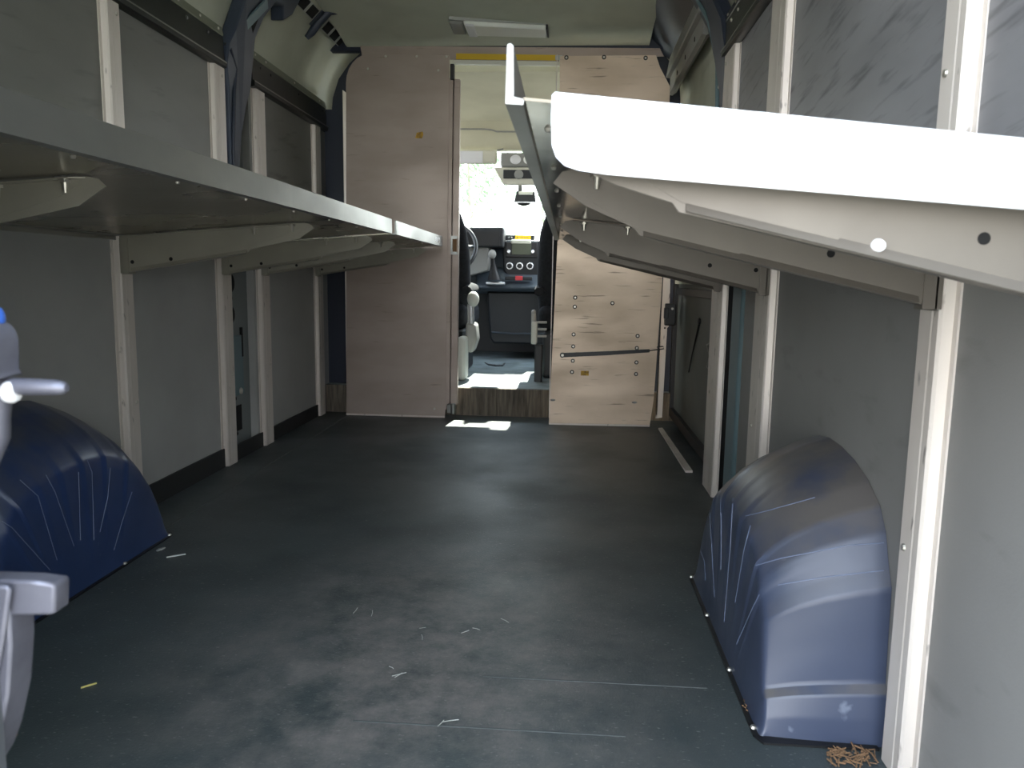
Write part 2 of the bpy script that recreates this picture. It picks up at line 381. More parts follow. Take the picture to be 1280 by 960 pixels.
# ------------------------------------------------------------------ shelf trays
def tray(s, xa, y0, y1, label, zlip=.05, za=.888):
    # folded sheet: floor slopes up to the aisle, then a lip
    w = s*(WX-.006)
    t = thing('shelf_tray', label, 'shelf', (s*WX, (y0+y1)/2, .84))
    MB().prism([(w,.840),(xa+s*.016,za+.003),(xa+s*.016,za+.0055),(w,.8425)], 'y', y0, y1).build('shelf_floor', M_under if s > 0 else M_under_l, t)
    MB().prism([(xa,za),(xa+s*.016,za-.001),(xa+s*.017,za+.004),(xa+s*.0075,za+.006),(xa+s*.0065,za+zlip-.001),(xa+s*.004,za+zlip+.001),(xa+s*.001,za+zlip)], 'y', y0, y1).build('front_lip', M_galv, t, smooth=30)
    MB().prism([(w,.8265),(w,.8395),(w-s*.03,.8420),(w-s*.03,.8395),(w-s*.006,.8375),(w-s*.006,.8265)], 'y', y0, y1).build('rear_lip', M_galv, t)
    k = 0; y = y0+.12
    while y < y1-.05:
        MB().cyl((xa+s*.035, y, za+.0035), (xa+s*.035, y, za-.002), .005, .003, 8).build('rivet', M_bolt, t)
        y += .28
    return t
XL, XR = -.245, .33
tray(-1, XL, .62, 2.76, 'long galvanised shelf on left wall, the nearer of the two')
far = tray(-1, XL, 2.83, 3.87, 'short galvanised shelf on left wall butted toward the partition')
tag(MB().box(XL-.0012, XL-.0002, 3.66, 3.78, .902, .925).build('foil_label', M_silver), 'x', 'y')
o = bpy.data.objects['foil_label']; o.parent = far; o.location = -far.location
for k in ('label', 'category'): del o[k]
tray(1, XR, .705, 3.10, 'galvanised shelf on right wall with upturned front lip')

# ------------------------------------------------------------------ wheel arch covers
def wheel_arch(s, dy, label):
    P = [(1.178,0),(1.180,.045),(1.186,.085),(1.199,.098),(1.203,.17),(1.206,.255),(1.222,.283),(1.245,.335),(1.275,.37),(1.33,.398),(1.40,.418),(1.47,.428),(1.54,.430),(1.61,.421),(1.68,.395),(1.74,.355),(1.79,.30),(1.83,.235),(1.855,.16),(1.87,.08),(1.878,0)]
    Q = []
    for a, b in zip(P, P[1:]):
        for k in range(8): Q.append((a[0]+(b[0]-a[0])*k/8, a[1]+(b[1]-a[1])*k/8))
    Q.append(P[-1]); n = len(Q)
    C = 1.53
    t = thing('wheel_arch_cover', label, 'wheel arch cover', (s*WX, C+dy, 0))
    rings = []
    secs = [(.914,0,0),(.87,.12,0),(.82,.32,0),(.78,.55,0),(.757,.74,0),(.744,.88,0),(.736,.96,.004),(.731,1,.015),(.728,1,.05),(.726,1,.14),(.724,1,.28),(.722,1,.46),(.719,1,.68),(.717,1,.86),(.716,1,1)]
    flutes = [.33,.40,.46,.52,.58,.65,.73]      # pressed steps running over the shoulder and down the inner face
    for x, k, c in secs:
        ring = []
        for i, (yy, z) in enumerate(Q):
            u = i/(n-1)
            low = max(0, 1-z/.25)
            y2 = C+(yy-C)*(1-.10*k*(1-.75*low)); z2 = z*(1-.30*k)
            yb = C+(yy-C)*(1-.5*min(1, z/.28))
            y2 += (yb-y2)*c; z2 *= (1-c)
            d = 0
            if .3 < k and c < .8:
                f = min(1, (k-.3)*1.8)*(1-c/.8)
                for q in flutes: d += .0045*f*(1 if u > q else math.exp(-((u-q)/.004)**2))*math.exp(-max(0,(u-q))/.03)
            ring.append((s*(x-d), y2+dy, z2+.001+d*.5*(1-k)))
        rings.append(ring)
    sh_ = MB().rings(rings, cap=False, closed=False).build('shell', M_arch if s > 0 else M_arch_l, t, smooth=48)
    # foot flange and screws
    MB().prism([(s*.90,1.168+dy),(s*.72,1.168+dy),(s*.708,1.19+dy),(s*.708,1.865+dy),(s*.72,1.885+dy),(s*.90,1.885+dy)], 'z', .0005, .004).build('foot_flange', M_black, t)
    for y in (1.21, 1.40, 1.64, 1.86):
        MB().cyl((s*.7135,y+dy,.004),(s*.7135,y+dy,.0075),.006,.004,8).build('screw', M_bolt, t)
    # thin raised lines of the moulding
    fam = ([(135,230),(148,480),(155,600)],[(176,215),(179,380),(178,500)],[(222,240),(212,420),(190,690)],[(285,340),(262,430),(230,620)],[(318,590),(300,625),(235,770)],[(100,420),(118,470),(122,540)],[(268,305),(340,288),(520,238)],[(305,485),(400,458),(640,412),(790,402)],[(385,556),(560,527),(800,500)]) if s > 0 else \
          ([(432,372),(460,440),(470,780)],[(230,455),(275,540),(370,810)],[(100,480),(190,560),(285,880)],[(552,420),(540,560),(500,740)],[(660,540),(610,690),(570,830)],[(10,685),(60,718),(250,930)],[(392,440),(398,600),(402,780)])
    me_ = sh_.data; bv = BVHTree.FromPolygons([v.co+t.location for v in me_.vertices], [p.vertices[:] for p in me_.polygons])
    for f in fam:
        ps = []
        f = [(f[k][0]+(f[k+1][0]-f[k][0])*q/8, f[k][1]+(f[k+1][1]-f[k][1])*q/8) for k in range(len(f)-1) for q in range(8)]+[f[-1]]
        for x, y in f:
            px, py = (840+x*.34375, 540+y*.34375) if s > 0 else (x*.25, 480+y*.25)
            d = ray(px, py).normalized()
            hit, nrm, _i, _d = bv.ray_cast(CAM, d)
            if hit is not None and hit.z > .01: ps.append(hit-d*.0002)
        if len(ps) > 3: MB().tube(ps, .0010, 6).build('moulded_ridge', M_ridge, t, smooth=60)
    return t
wheel_arch(1, 0, 'dusty blue moulded wheel arch cover on the right side')
wheel_arch(-1, .15, 'dark blue moulded wheel arch cover on the left side')

# ------------------------------------------------------------------ top rails, pillars
def top_rail(s, y0, y1, label, rivets):
    t = thing('top_rail', label, 'rail', (s*.93, (y0+y1)/2, ZR))
    x = lambda d: s*(WX-d)
    MB().prism([(x(-.06),1.483),(x(.020),1.483),(x(.030),1.488),(x(.030),1.505),(x(.022),1.510),(x(.018),1.600),(x(-.06),1.604)], 'y', y0, y1).build('beam', M_rail, t, smooth=30)
    MB().prism([(x(.019),1.597),(x(.021),1.600),(x(.016),1.628),(x(.013),1.628),(x(-.03),1.640),(x(-.03),1.60)], 'y', y0, y1).build('top_flange', M_railtop if s < 0 else M_rail, t)
    MB().box(x(.029),x(.0312),y0,y1,1.502,1.5065).build('pale_edge', M_galv, t)  # thin pale metal line along the lower edge of the beam
    for yy in rivets:
        MB().cyl((x(.017),yy,1.614),(x(.0215),yy,1.614),.006,.004,8).build('rivet', M_bolt, t)
        MB().cyl((x(.019),yy+.05,1.575),(x(.0235),yy+.05,1.574),.007,.005,8).build('clip', M_bolt if s > 0 else M_rail, t)
    return t
top_rail(-1, Y0+.02, 2.875, 'dark steel rail along left wall top, nearer length', (2.55, 2.70, 2.84))
top_rail(-1, 3.13, 4.08, 'dark steel rail along left wall top, length running to the partition', (3.17, 3.28, 3.62, 3.98))
rr = top_rail(1, Y0+.02, 2.82, 'dark steel rail along the top of the right wall', (2.30, 2.52, 2.62, 2.74))

def lean(p):
    x, y, z = p; s = 1 if x > 0 else -1
    return (x - s*max(0, z-1.56)**1.3*.42, y, z)
# left pillar: recessed lower body with holes, then the hoop above the shelf
tp = thing('body_pillar', 'navy pressed steel pillar on left wall with holes, between two uprights', 'pillar', (-.95, 3.0, 0))
MB().box(-.964, -.945, 2.886, 3.129, 0, 1.50).build('inner_panel', mat('grey_primer_steel', (112,118,118), .5), tp)
MB().prism([(2.905,.9),(2.89,1.2),(2.89,1.42),(2.875,1.50),(2.89,1.58),(2.93,1.64),(2.95,1.75),(2.955,1.97),(3.42,1.97),(3.37,1.83),(3.30,1.785),(3.26,1.83),(3.19,1.82),(3.13,1.74),(3.105,1.66),(3.10,1.55),(3.09,1.46),(3.04,1.38),(2.985,1.25),(2.955,1.1),(2.95,.9)], 'x', -.94, -.885, shear=lean).build('hoop', M_navy, tp, bevel=.006)
MB().prism([(2.995,1.665),(3.065,1.66),(3.09,1.755),(3.05,1.745)], 'x', -.89, -.8835, shear=lean).build('cutout', M_hole, tp)
MB().hull([lean((-.884,2.955,1.665)),lean((-.884,2.97,1.63)),lean((-.884,3.12,1.775)),lean((-.884,3.09,1.80))],[lean((-.874,2.955,1.665)),lean((-.874,2.97,1.63)),lean((-.874,3.12,1.775)),lean((-.874,3.09,1.80))]).build('strut', M_bluegrey, tp)
MB().tube([(-.882,2.915,.9),(-.882,2.90,1.2),(-.880,2.925,1.42),(-.880,2.945,1.50),(-.880,2.90,1.56)], .007, 8).build('pressed_edge', M_navyd, tp, smooth=60)
MB().prism([(2.985,1.40),(3.0,1.48),(3.03,1.52),(3.04,1.45),(3.02,1.40),(3.0,1.36)], 'x', -.89, -.884, shear=lean).build('slot', M_hole, tp)
for y, z, r in ((2.965,.70,.042),(2.96,.575,.040)):
    MB().cyl((-.946,y,z),(-.940,y,z),r,r*.9,18).build('round_hole', M_hole, tp)
for y, z in ((2.98,.64),(2.975,.615),(3.06,.44),(2.985,.235),(2.99,.09),(3.05,.30),(3.02,1.20),(3.05,1.12),(3.03,1.05),(3.06,1.24),(3.05,1.0)):
    MB().cyl((-.946,y,z),(-.943,y,z),.008,.008,8).build('round_hole', M_hole, tp)
MB().box(-.946,-.938,2.945,3.06,.245,.49).build('cover_plate', M_bluegrey, tp, bevel=.006)
MB().box(-.946,-.941,2.93,3.035,.10,.205).build('slot', M_hole, tp, bevel=.003)
MB().box(-.946,-.937,3.045,3.058,.40,.52).build('slot', M_hole, tp)
MB().ball((-.936,3.02,.262),.008,.014,.014,10,6).build('plug', M_bolt, tp, smooth=60)

tq = thing('body_pillar', 'dark navy curved roof pillar on right wall above the shelf', 'pillar', (.95, 2.85, 0))
MB().box(.966, .984, 2.42, 2.90, 0, 1.5).build('inner_panel', M_bluegrey, tq)
MB().prism([(2.74,.88),(2.74,1.30),(2.74,1.50),(2.78,1.62),(2.90,1.80),(3.00,1.95),(3.36,1.95),(3.16,1.80),(3.03,1.66),(2.94,1.50),(2.875,1.30),(2.85,.88)], 'x', .895, .945, shear=lean).build('hoop', M_navyd, tq, bevel=.008)
MB().tube([lean(p) for p in ((.892,2.80,1.0),(.892,2.82,1.30),(.892,2.87,1.50),(.892,2.96,1.66),(.892,3.07,1.80),(.892,3.16,1.92))], .008, 8).build('pressed_edge', M_bluegrey, tq, smooth=60)
MB().prism([(2.98,1.74),(3.06,1.77),(3.20,1.90),(3.12,1.90)], 'x', .886, .893, shear=lean).build('strut', M_bluegrey, tq)
for y, z in ((2.79,1.45),(2.81,1.40),(2.86,1.62)):
    q = lean((.893,y,z)); MB().cyl(q,(q[0]-.006,q[1],q[2]),.008,.005,8).build('bolt', M_bolt, tq)
# blue painted strip between the two right uprights
struct(MB().box(.9165,.966,2.40,2.535,0,.8415), 'trim_4', M_bluegrey, bevel=.01)
struct(MB().box(.93,.966,2.66,2.745,0,ZR), 'trim_5', M_black)

# left roof side strip with square holes and hook
tc_ = thing('cant_rail', 'perforated strip with square black holes along left roof edge', 'rail', (-.79, 3.75, 1.90))
ax, az = -.785, 1.905
def cr(y0, y1, u0, u1, h=0.0):        # face tilted 45 degrees
    c = .7071
    f = lambda u, e: (ax+u*c+e*c, az+u*c-e*c)
    A = [f(u0,h), f(u1,h), f(u1,h+.004), f(u0,h+.004)]
    return [(x,y0,z) for x,z in A], [(x,y1,z) for x,z in A]
MB().hull(*cr(3.0, 4.04, -.028, .028)).build('strip', M_lining, tc_)
for i in range(9):
    y = 3.06+i*.112
    MB().hull(*cr(y, y+.078, -.024, .024, .0038)).build('square_hole', M_hole, tc_)
hk = MB().hull(*cr(3.60, 3.70, -.05, .036, .006))
hk.tube([(ax-.06,3.65,az-.085),(ax-.035,3.65,az-.06),(ax+.0,3.65,az-.012),(ax+.05,3.65,az+.03),(ax+.085,3.66,az+.03)], [.012,.018,.02,.018,.010], 10)
hk.build('hook', M_navy, tc_, smooth=50)
# right dark roof edge
tag(MB().hull([(.862,2.9,1.828),(.74,2.9,1.935),(.70,2.9,1.972),(.87,2.9,1.85)], [(.862,4.06,1.828),(.74,4.06,1.93),(.70,4.06,1.955),(.87,4.06,1.85)]).build('roof_edge_trim', M_navyd), 'dark strip along right roof edge beside the side door track', 'trim')
# track of the sliding side door
tt = thing('door_track', 'grey steel channel with slots above the side door', 'track', (.87, 3.55, 1.72))
MB().prism([(.90,1.83),(.860,1.825),(.845,1.735),(.848,1.730),(.866,1.728),(.868,1.655),(.862,1.650),(.88,1.645),(.90,1.66)], 'y', 3.06, 4.02).build('channel', M_greyp, tt, smooth=25)
for i in range(7):
    y = 3.14+i*.125
    MB().hull([(.8555,y,1.776),(.851,y,1.757),(.8535,y,1.757),(.858,y,1.776)],[(.8555,y+.022,1.776),(.851,y+.022,1.757),(.8535,y+.022,1.757),(.858,y+.022,1.776)]).build('slot', M_hole, tt)
    if i % 2: MB().cyl((.868,y,1.69),(.8655,y,1.69),.010,.010,10).build('slot', M_hole, tt)

# ------------------------------------------------------------------ sliding side door
d1 = MB(); d1.box(.955,.984,2.90,4.08,.05,1.68)
o = struct(d1, 'door_1', mat('dark_door_lining', (92,96,92), .6, col2=(80,84,80), scale=3))
MB().box(.935,.956,2.90,4.08,.03,.075).box(.935,.956,4.03,4.09,.03,1.66).box(.94,.956,2.90,2.93,.05,1.66).build('door_seal', M_black, o)
MB().box(.935,.956,2.93,4.03,.72,1.67).build('door_upper_lining', M_felt, o)
MB().box(.945,.956,2.94,4.02,.665,.70).build('door_ledge', M_dashd, o, bevel=.004)
kb = MB().tube([(.952,3.34,.56),(.950,3.40,.49),(.950,3.47,.42),(.951,3.56,.32)], [.006,.004,.003,.003], 8); kb.ball((.950,3.34,.565),.008,.02,.014,10,6)
kb.build('pull_cord', M_black, o, smooth=60)
tl = thing('door_latch', 'black latch block between partition strip and side door', 'latch', (.90, 3.93, .5))
zl = at(836, 393, Y=3.93)
MB().box(.875,.93,3.90,3.955,zl.z-.055,zl.z+.055).build('latch_body', M_black, tl, bevel=.006)
MB().box(.868,.89,3.885,3.902,zl.z-.02,zl.z+.035).build('catch', M_dashd, tl, bevel=.004)
MB().cyl((.91,3.90,zl.z+.03),(.91,3.893,zl.z+.03),.007,.005,8).build('screw', M_bolt, tl)
s0 = at(828, 536, Z=.004); s1 = at(868, 590, Z=.004)
tag(MB().hull([(s0.x-.02,s0.y,0.0005),(s0.x,s0.y,.0005),(s0.x,s0.y,.010),(s0.x-.02,s0.y,.008)],[(s0.x-.015,s1.y,.0005),(s0.x+.012,s1.y,.0005),(s0.x+.012,s1.y,.010),(s0.x-.015,s1.y,.008)]).build('sill_strip', M_post), 'thin grey metal sill strip on floor by the side door', 'strip')
# dented bit of trim hanging behind the farthest right upright
tag(MB().tube([(.93,2.86,.52),(.915,2.88,.50),(.925,2.89,.46),(.918,2.88,.42),(.935,2.87,.40)], [.006,.012,.008,.010,.005], 8).build('bent_trim_clip', M_galv, smooth=60), 'small bent metal clip behind upright at the side door', 'clip')

# ------------------------------------------------------------------ partition
YP, YD = 3.95, 3.86
def prt(px, py, Y): p = at(px, py, Y=Y); return (p.x, p.z)
outl = [prt(433,518,YP), prt(556,523.5,YP), prt(557,500,YP), prt(562,70,YP), prt(470,67,YP)]
c0, c1 = prt(461,67.5,YP), prt(432.5,104,YP)
cx, cz = c0[0]+.01, c1[1]
outl += [(c1[0]+(c0[0]-c1[0])*(1-math.cos(a)), c1[1]+(c0[1]-c1[1])*math.sin(a)) for a in [PI/2*(1-i/6) for i in range(7)]]
tpl = thing('partition_panel', 'tall aluminium partition panel left of the cab opening', 'panel', (-.5, YP, 0))
MB().prism(outl, 'y', YP, YP+.004).build('sheet', M_part, tpl)
MB().box(outl[0][0]+.002, outl[0][0]+.005, YP+.004, YP+.16, .012, 1.66).build('side_return', M_post, tpl)
MB().box(outl[0][0], outl[1][0], YP-.003, YP+.004, outl[0][1]-.002, outl[0][1]+.006).build('bottom_edge', M_post, tpl)
for px, py in ((460,86),(482,70.5),(521,70.5),(558,71),(548,88),(543,511)):
    p = at(px, py, Y=YP); MB().cyl(p, (p.x, YP-.003, p.z), .0065, .0045, 8).build('rivet', M_bolt, tpl)
p = at(524, 169, Y=YP)
MB().prism([(p.x-.02,p.z-.014),(p.x+.014,p.z-.016),(p.x+.021,p.z+.002),(p.x+.018,p.z+.018),(p.x-.012,p.z+.012)], 'y', YP-.001, YP+.0005).build('sticker', M_sticker, tpl)
# slim upright edge of the doorway
tj = thing('door_jamb', 'slim aluminium jamb at left edge of the cab opening', 'jamb', (-.2, 3.97, 0))
A0 = prt(563.5,98,3.97); A1 = prt(575.5,100,3.97); B0 = prt(558,512,3.97); B1 = prt(572,505,3.97)
mj = (A0[0]*.6+A1[0]*.4, B0[0]*.6+B1[0]*.4)
MB().prism([(A0[0]-.02,A0[1]),(mj[0]-.006,A0[1]),(mj[1]-.006,B0[1]),(B0[0]-.02,B0[1])], 'y', 3.965, 3.985).prism([(A0[0]-.02,A0[1]),(mj[0]+.02,A0[1]),(mj[1]+.02,B0[1]),(B0[0]-.02,B0[1])], 'y', 3.986, 3.992).prism([(mj[0],A0[1]-.005),A1,B1,(mj[1],B0[1])], 'y', 3.955, 3.985).build('channel', M_part, tj, bevel=.002)
p = at(567.5, 306, Y=3.95)
MB().box(p.x-.016,p.x+.018,3.944,3.956,p.z+.03,p.z+.045).box(p.x-.016,p.x+.018,3.944,3.956,p.z-.05,p.z-.035).box(p.x-.016,p.x-.008,3.946,3.956,p.z-.04,p.z+.035).build('catch', M_galv, tj)
MB().box(p.x-.006,p.x+.014,3.947,3.956,p.z-.035,p.z+.028).build('catch_plate', M_dirt, tj)
p = at(564, 512, Y=3.95)
MB().box(p.x-.02,p.x+.022,3.93,3.975,p.z-.015,p.z+.03).cyl((p.x+.012,3.935,p.z-.02),(p.x+.012,3.935,p.z+.035),.014,.014,12).build('bottom_hinge', M_galv, tj, bevel=.003)
p = at(565, 90, Y=3.95)
MB().box(p.x-.010,p.x+.010,3.95,3.985,p.z-.035,p.z+.04).build('top_catch', M_black, tj, bevel=.003)
# header over the opening, taped
th = thing('partition_header', 'aluminium header strip above cab opening with yellow tape', 'panel', (0, YP+.01, 1.85))
p0 = prt(450,57,YP); p1 = prt(825,60,YP); p2 = prt(830,70,YP); p3 = prt(699,72,YP); p4 = prt(699,76.5,YP); p5 = prt(561,74,YP); p6 = prt(561,69,YP); p7 = prt(452,69,YP)
MB().prism([p0,p1,p2,p3,p4,p5,p6,p7], 'y', YP+.0045, YP+.010).build('sheet', M_part, th)
q0 = prt(570,66.5,YP); q1 = prt(696,68.5,YP); q2 = prt(696,75.5,YP); q3 = prt(570,74,YP)
MB().prism([q0,q1,q2,q3], 'y', YP+.002, YP+.0044).build('yellow_tape', M_yellow, th)
q0 = prt(694,69,YP); q1 = prt(703,69,YP); q2 = prt(703,75,YP); q3 = prt(694,75,YP)
MB().prism([q0,q1,q2,q3], 'y', YP+.0012, YP+.0043).build('end_clip', M_lining, th)
q0 = prt(563,74.5,YP); q1 = prt(700,76.5,YP)
MB().hull([(q0[0],YP+.004,q0[1]),(q1[0],YP+.004,q1[1]),(q1[0],YP+.004,q1[1]-.018),(q0[0],YP+.004,q0[1]-.018)],[(q0[0],YP+.03,q0[1]),(q1[0],YP+.03,q1[1]),(q1[0],YP+.03,q1[1]-.018),(q0[0],YP+.03,q0[1]-.018)]).build('edge_trim', M_creamp, th)
# right panel
tpr = thing('partition_panel', 'scratched aluminium partition panel right of the cab opening', 'panel', (.58, YD, 0))
outr = [prt(x,y,YD) for x, y in ((686,530),(812,532.5),(817,500),(828,350),(835,200),(837.5,108),(825,84),(820,69),(700,70),(699.5,120),(697,300))]
MB().prism(outr, 'y', YD, YD+.004).build('sheet', M_part_scratched, tpr)
MB().box(outr[0][0]-.001,outr[0][0]+.0025,YD+.004,YD+.05,outr[0][1]+.03,1.8).build('edge_return', M_post, tpr)
a, b = outr[0], outr[1]
MB().hull([(a[0],YD-.006,a[1]-.003),(b[0],YD-.006,b[1]-.003),(b[0],YD-.006,b[1]+.006),(a[0],YD-.006,a[1]+.006)],[(a[0],YD+.02,a[1]-.003),(b[0],YD+.02,b[1]-.003),(b[0],YD+.02,b[1]+.006),(a[0],YD+.02,a[1]+.006)]).build('bottom_edge', M_post, tpr)
for px, py in ((719,372),(718.5,383.5),(765.5,379),(717,418),(716.5,433),(797,420),(796,435),(716,451),(715,465),(795.5,453),(795,467.5),(755,71.5),(807,72.5),(708,72)):
    p = at(px, py, Y=YD); rv = MB().cyl(p, (p.x, YD-.004, p.z), .006, .0045, 10).build('rivet', M_bolt, tpr); MB().cyl(p, (p.x, YD-.0012, p.z), .0105, .0105, 12).build('dark_ring', M_black, rv)
p = at(731, 466.5, Y=YD)
MB().box(p.x-.02,p.x+.02,YD-.001,YD+.0005,p.z-.012,p.z+.012).build('sticker', M_sticker, tpr)
for px, py in ((691,500),(793,503)):
    p = at(px, py, Y=YD); MB().ball(p,.014,.003,.006,10,6).build('smudged_dimple', M_greyp, tpr)
ts = thing('partition_strip', 'narrow aluminium strip at right edge of partition beside side door', 'strip', (.87, 3.93, 0))
SS = [prt(x,y,3.93) for x, y in ((829.5,345),(838,347),(836,408),(834,410),(827.5,522),(819.5,523),(824,440))]
MB().prism(SS, 'y', 3.93, 3.935).build('sheet', M_post, ts)
MB().box(SS[0][0]-.010,SS[0][0]-.003,3.93,3.94,.05,.72).build('rubber_seal', M_black, ts)
p = at(831, 410, Y=3.93); MB().box(p.x-.004,p.x+.004,3.927,3.931,p.z-.004,p.z+.004).build('hole', M_hole, ts)
# black strap on the panel
tb = thing('rubber_strap', 'black rubber strap stretched across the right partition panel', 'strap', (.6, YD-.01, .36))
p0 = at(703,444,Y=YD-.008); p1 = at(760,441.5,Y=YD-.014); p2 = at(812,438.5,Y=YD-.012); p3 = at(822,437,Y=YD-.008)
MB().hull(*[[(p.x,p.y+e,p.z-h),(p.x,p.y+e+.006,p.z-h),(p.x,p.y+e+.006,p.z+h),(p.x,p.y+e,p.z+h)] for p, h, e in ((p0,.011,0),(p1,.010,0))]).hull(*[[(p.x,p.y,p.z-h),(p.x,p.y+.006,p.z-h),(p.x,p.y+.006,p.z+h),(p.x,p.y,p.z+h)] for p, h in ((p1,.010),(p2,.008))]).cyl((p0.x,p0.y,p0.z),(p0.x,p0.y+.006,p0.z),.013,.013,14).build('band', M_black, tb)
MB().tube([p2+Vector((0,.003,0)), p3+Vector((0,.003,.0)), at(830,436,Y=YD-.004), at(829,433,Y=YD-.003), at(821,434,Y=YD-.004)], .0028, 8).build('hook', M_black, tb, smooth=60)
MB().cyl((p0.x,p0.y,p0.z),(p0.x,p0.y-.005,p0.z),.008,.006,12).build('rivet', M_bolt, tb)

m = MB(); m.box(-.995,-.70,4.115,4.16,0,1.60).box(-.995,-.60,4.30,4.34,1.5,2.02).box(.80,.995,4.10,4.16,0,2.02).box(-.99,.99,4.0,4.05,1.862,2.02)
struct(m, 'wall_front', M_navyd)
# ------------------------------------------------------------------ ceiling lamp
zc = 1.908
A = at(560,24,Z=zc); B = at(566,38.5,Z=zc); C = at(686,42,Z=zc-.0); D = at(684,31,Z=zc)
tlp = thing('ceiling_lamp', 'long clear strip lamp on the grey roof lining', 'lamp', ((A.x+D.x)/2,(A.y+C.y)/2,zc))
def lamp_poly(f0, f1, ins=0):
    def l(P, Q, f): return P+(Q-P)*f
    a, d = l(A,D,f0), l(A,D,f1); b, c = l(B,C,f0), l(B,C,f1)
    return [a, b, c, d]
def up(ps, dz): return [(p.x,p.y,p.z+dz) for p in ps]
MB().hull(up(lamp_poly(.02,1.0), .024), up(lamp_poly(0,1.0), .0)).build('backing', M_lining, tlp, bevel=.004)
MB().hull(up(lamp_poly(.16,.985), -.022), up(lamp_poly(.15,.99), .0)).build('lens', M_lens, tlp, bevel=.006)
MB().hull(up(lamp_poly(.01,.145), -.018), up(lamp_poly(.0,.15), .0)).build('end_cap', M_greyp, tlp, bevel=.008)
MB().hull(up(lamp_poly(.17,.26), -.026), up(lamp_poly(.17,.26), -.012)).build('switch', M_white, tlp, bevel=.003)
MB().hull(up(lamp_poly(.987,1.004), -.02), up(lamp_poly(.987,1.006), .002)).build('dark_end', M_black, tlp)

# ------------------------------------------------------------------ rear door (closed, its edge just left of the frame) with its latch
YQ = .47
dr = MB(); dr.box(-.93,.022,.395,.45,-.05,.93).box(-.93,.022,.395,.45,1.62,1.95).box(-.93,-.80,.395,.45,.93,1.62).box(-.10,.022,.395,.45,.93,1.62)
od = dr.build('rear_door', M_body)
MB().box(-.80,-.10,.415,.42,.93,1.62).build('added_light_pane', M_glass, od)  # window opening and pane added to the door to light the right wall
tag(od, 'closed left rear door with grey cast latch parts at photo edge', 'door')
def qp(px, py, Y=YQ): p = at(px, py, Y=Y); return (p.x, p.z)
plate = [qp(-14,470),qp(-14,402)] + [qp(*p) for p in ((-4,401),(6,405),(13,413),(17,424),(18,445),(18,462),(23,470))]
MB().prism(plate, 'y', .45, .476).build('latch_plate', M_zincl, od, bevel=.002)
c = at(0, 441, Y=.472)
MB().cyl((c.x,.479,c.z),(c.x,.466,c.z),.0062,.0062,18).build('bolt', M_white, od, bevel=.001)
lv = []
for px, cy, hh in ((-14,482,11),(20,482,11.5),(50,482.5,11),(75,483,10.2),(84,483.5,8.5),(88.5,484,5)):
    c = at(px, cy, Y=YQ); r = hh*YQ/FPX
    lv.append([(c.x, c.y-.004+r*1.1*math.sin(a), c.z+r*math.cos(a)) for a in [2*PI*k/14 for k in range(14)]])
MB().rings(lv).build('lever', M_zincl, od, smooth=50)
cl = []
for px, hh in ((15,11),(17,14),(21,15),(25,15),(29,12.5),(30,10)):
    c = at(px, 488, Y=YQ); r = hh*YQ/FPX
    cl.append([(c.x, c.y-.006+r*math.sin(a), c.z+r*math.cos(a)) for a in [2*PI*k/14 for k in range(14)]])
MB().rings(cl).build('nylon_collar', M_white, od, smooth=50)
c0 = at(-4,492,Y=YQ); c1 = at(-6,545,Y=YQ); c2 = at(-14,580,Y=YQ)
MB().tube([c0, (c0+c1)/2, c1, c2], [.0095,.0085,.009,.006], 14).build('latch_stem', M_zincl, od, smooth=60)
c = at(-4, 398, Y=YQ)
MB().ball((c.x,c.y,c.z),.0045,.006,.008,12,8).build('blue_cap', M_blue, od, smooth=60)
br = MB()
br.prism([qp(-14,711),qp(60,713),qp(88,717),qp(91,720),qp(90,752),qp(87,755),qp(41,756),qp(-14,745)], 'y', .452, .468)
br.build('striker_arm', M_zincl, od, bevel=.0025, seg=3)
MB().prism([qp(-14,720,.46),qp(28,722,.46),qp(31,728,.46),qp(22,790,.46),qp(11,850,.46),qp(2,905,.46),qp(-14,905,.46)], 'y', .446, .450).prism([qp(28,726),qp(38,750),qp(40,790),qp(36,850),qp(24,905),qp(14,932),qp(4,948),qp(-14,955),qp(-14,930),qp(2,905),qp(11,850),qp(22,790)], 'y', .450, .474).build('striker_bracket', M_zincl, od, bevel=.002)
c = at(4, 908, Y=.47)
MB().tube([(c.x,.4755,c.z-.011),(c.x,.4755,c.z+.011)], [.0045,.0045], 12).ball((c.x,.466,c.z),.005,.004,.013,12,8).build('bracket_slot', M_dirt, od, smooth=60)

od2 = struct(MB().box(.945,.99,-.47,.44,-.05,1.95), 'added_rear_door', M_lining)      # unseen right rear door, added open at this angle to block and bounce light
# ------------------------------------------------------------------ small debris
def scrap(px0, py0, px1, py1, w, label, name, cat, m):
    a = at(px0,py0,Z=.003); b = at(px1,py1,Z=.003); d = (b-a).normalized(); n = Vector((-d.y,d.x,0))*w
    A_ = [a-n*.3, a+n*.3, (a+b)/2+n, b+n*.3, b-n*.3, (a+b)/2-n*.6]
    tag(MB().hull([(p.x,p.y,.0006) for p in A_],[(p.x,p.y,.0032) for p in A_]).build(name, m), label, cat)
scrap(101,859,121,853,.0022,'pale dry grass blade on the dark floor near left','grass_blade','straw',M_straw)
scrap(208,696,232,692,.004,'thin white scrap on floor beside left wheel arch cover','paper_scrap','scrap',M_paper)
scrap(196,688,206,684,.008,'crumpled pale chip at front corner of left wheel arch cover','plastic_chip','scrap',M_lining)
db = MB()
for i in range(70):
    c = at(random.uniform(1035,1095), random.uniform(936,956), Z=.004); a = random.uniform(0,PI); l = random.uniform(.005,.022)
    d = Vector((math.cos(a),math.sin(a),random.uniform(-.1,.25)))*l
    db.tube([c-d*.5+Vector((0,0,.002)), c+d*.5+Vector((0,0,.003))], random.uniform(.0006,.0016), 5)
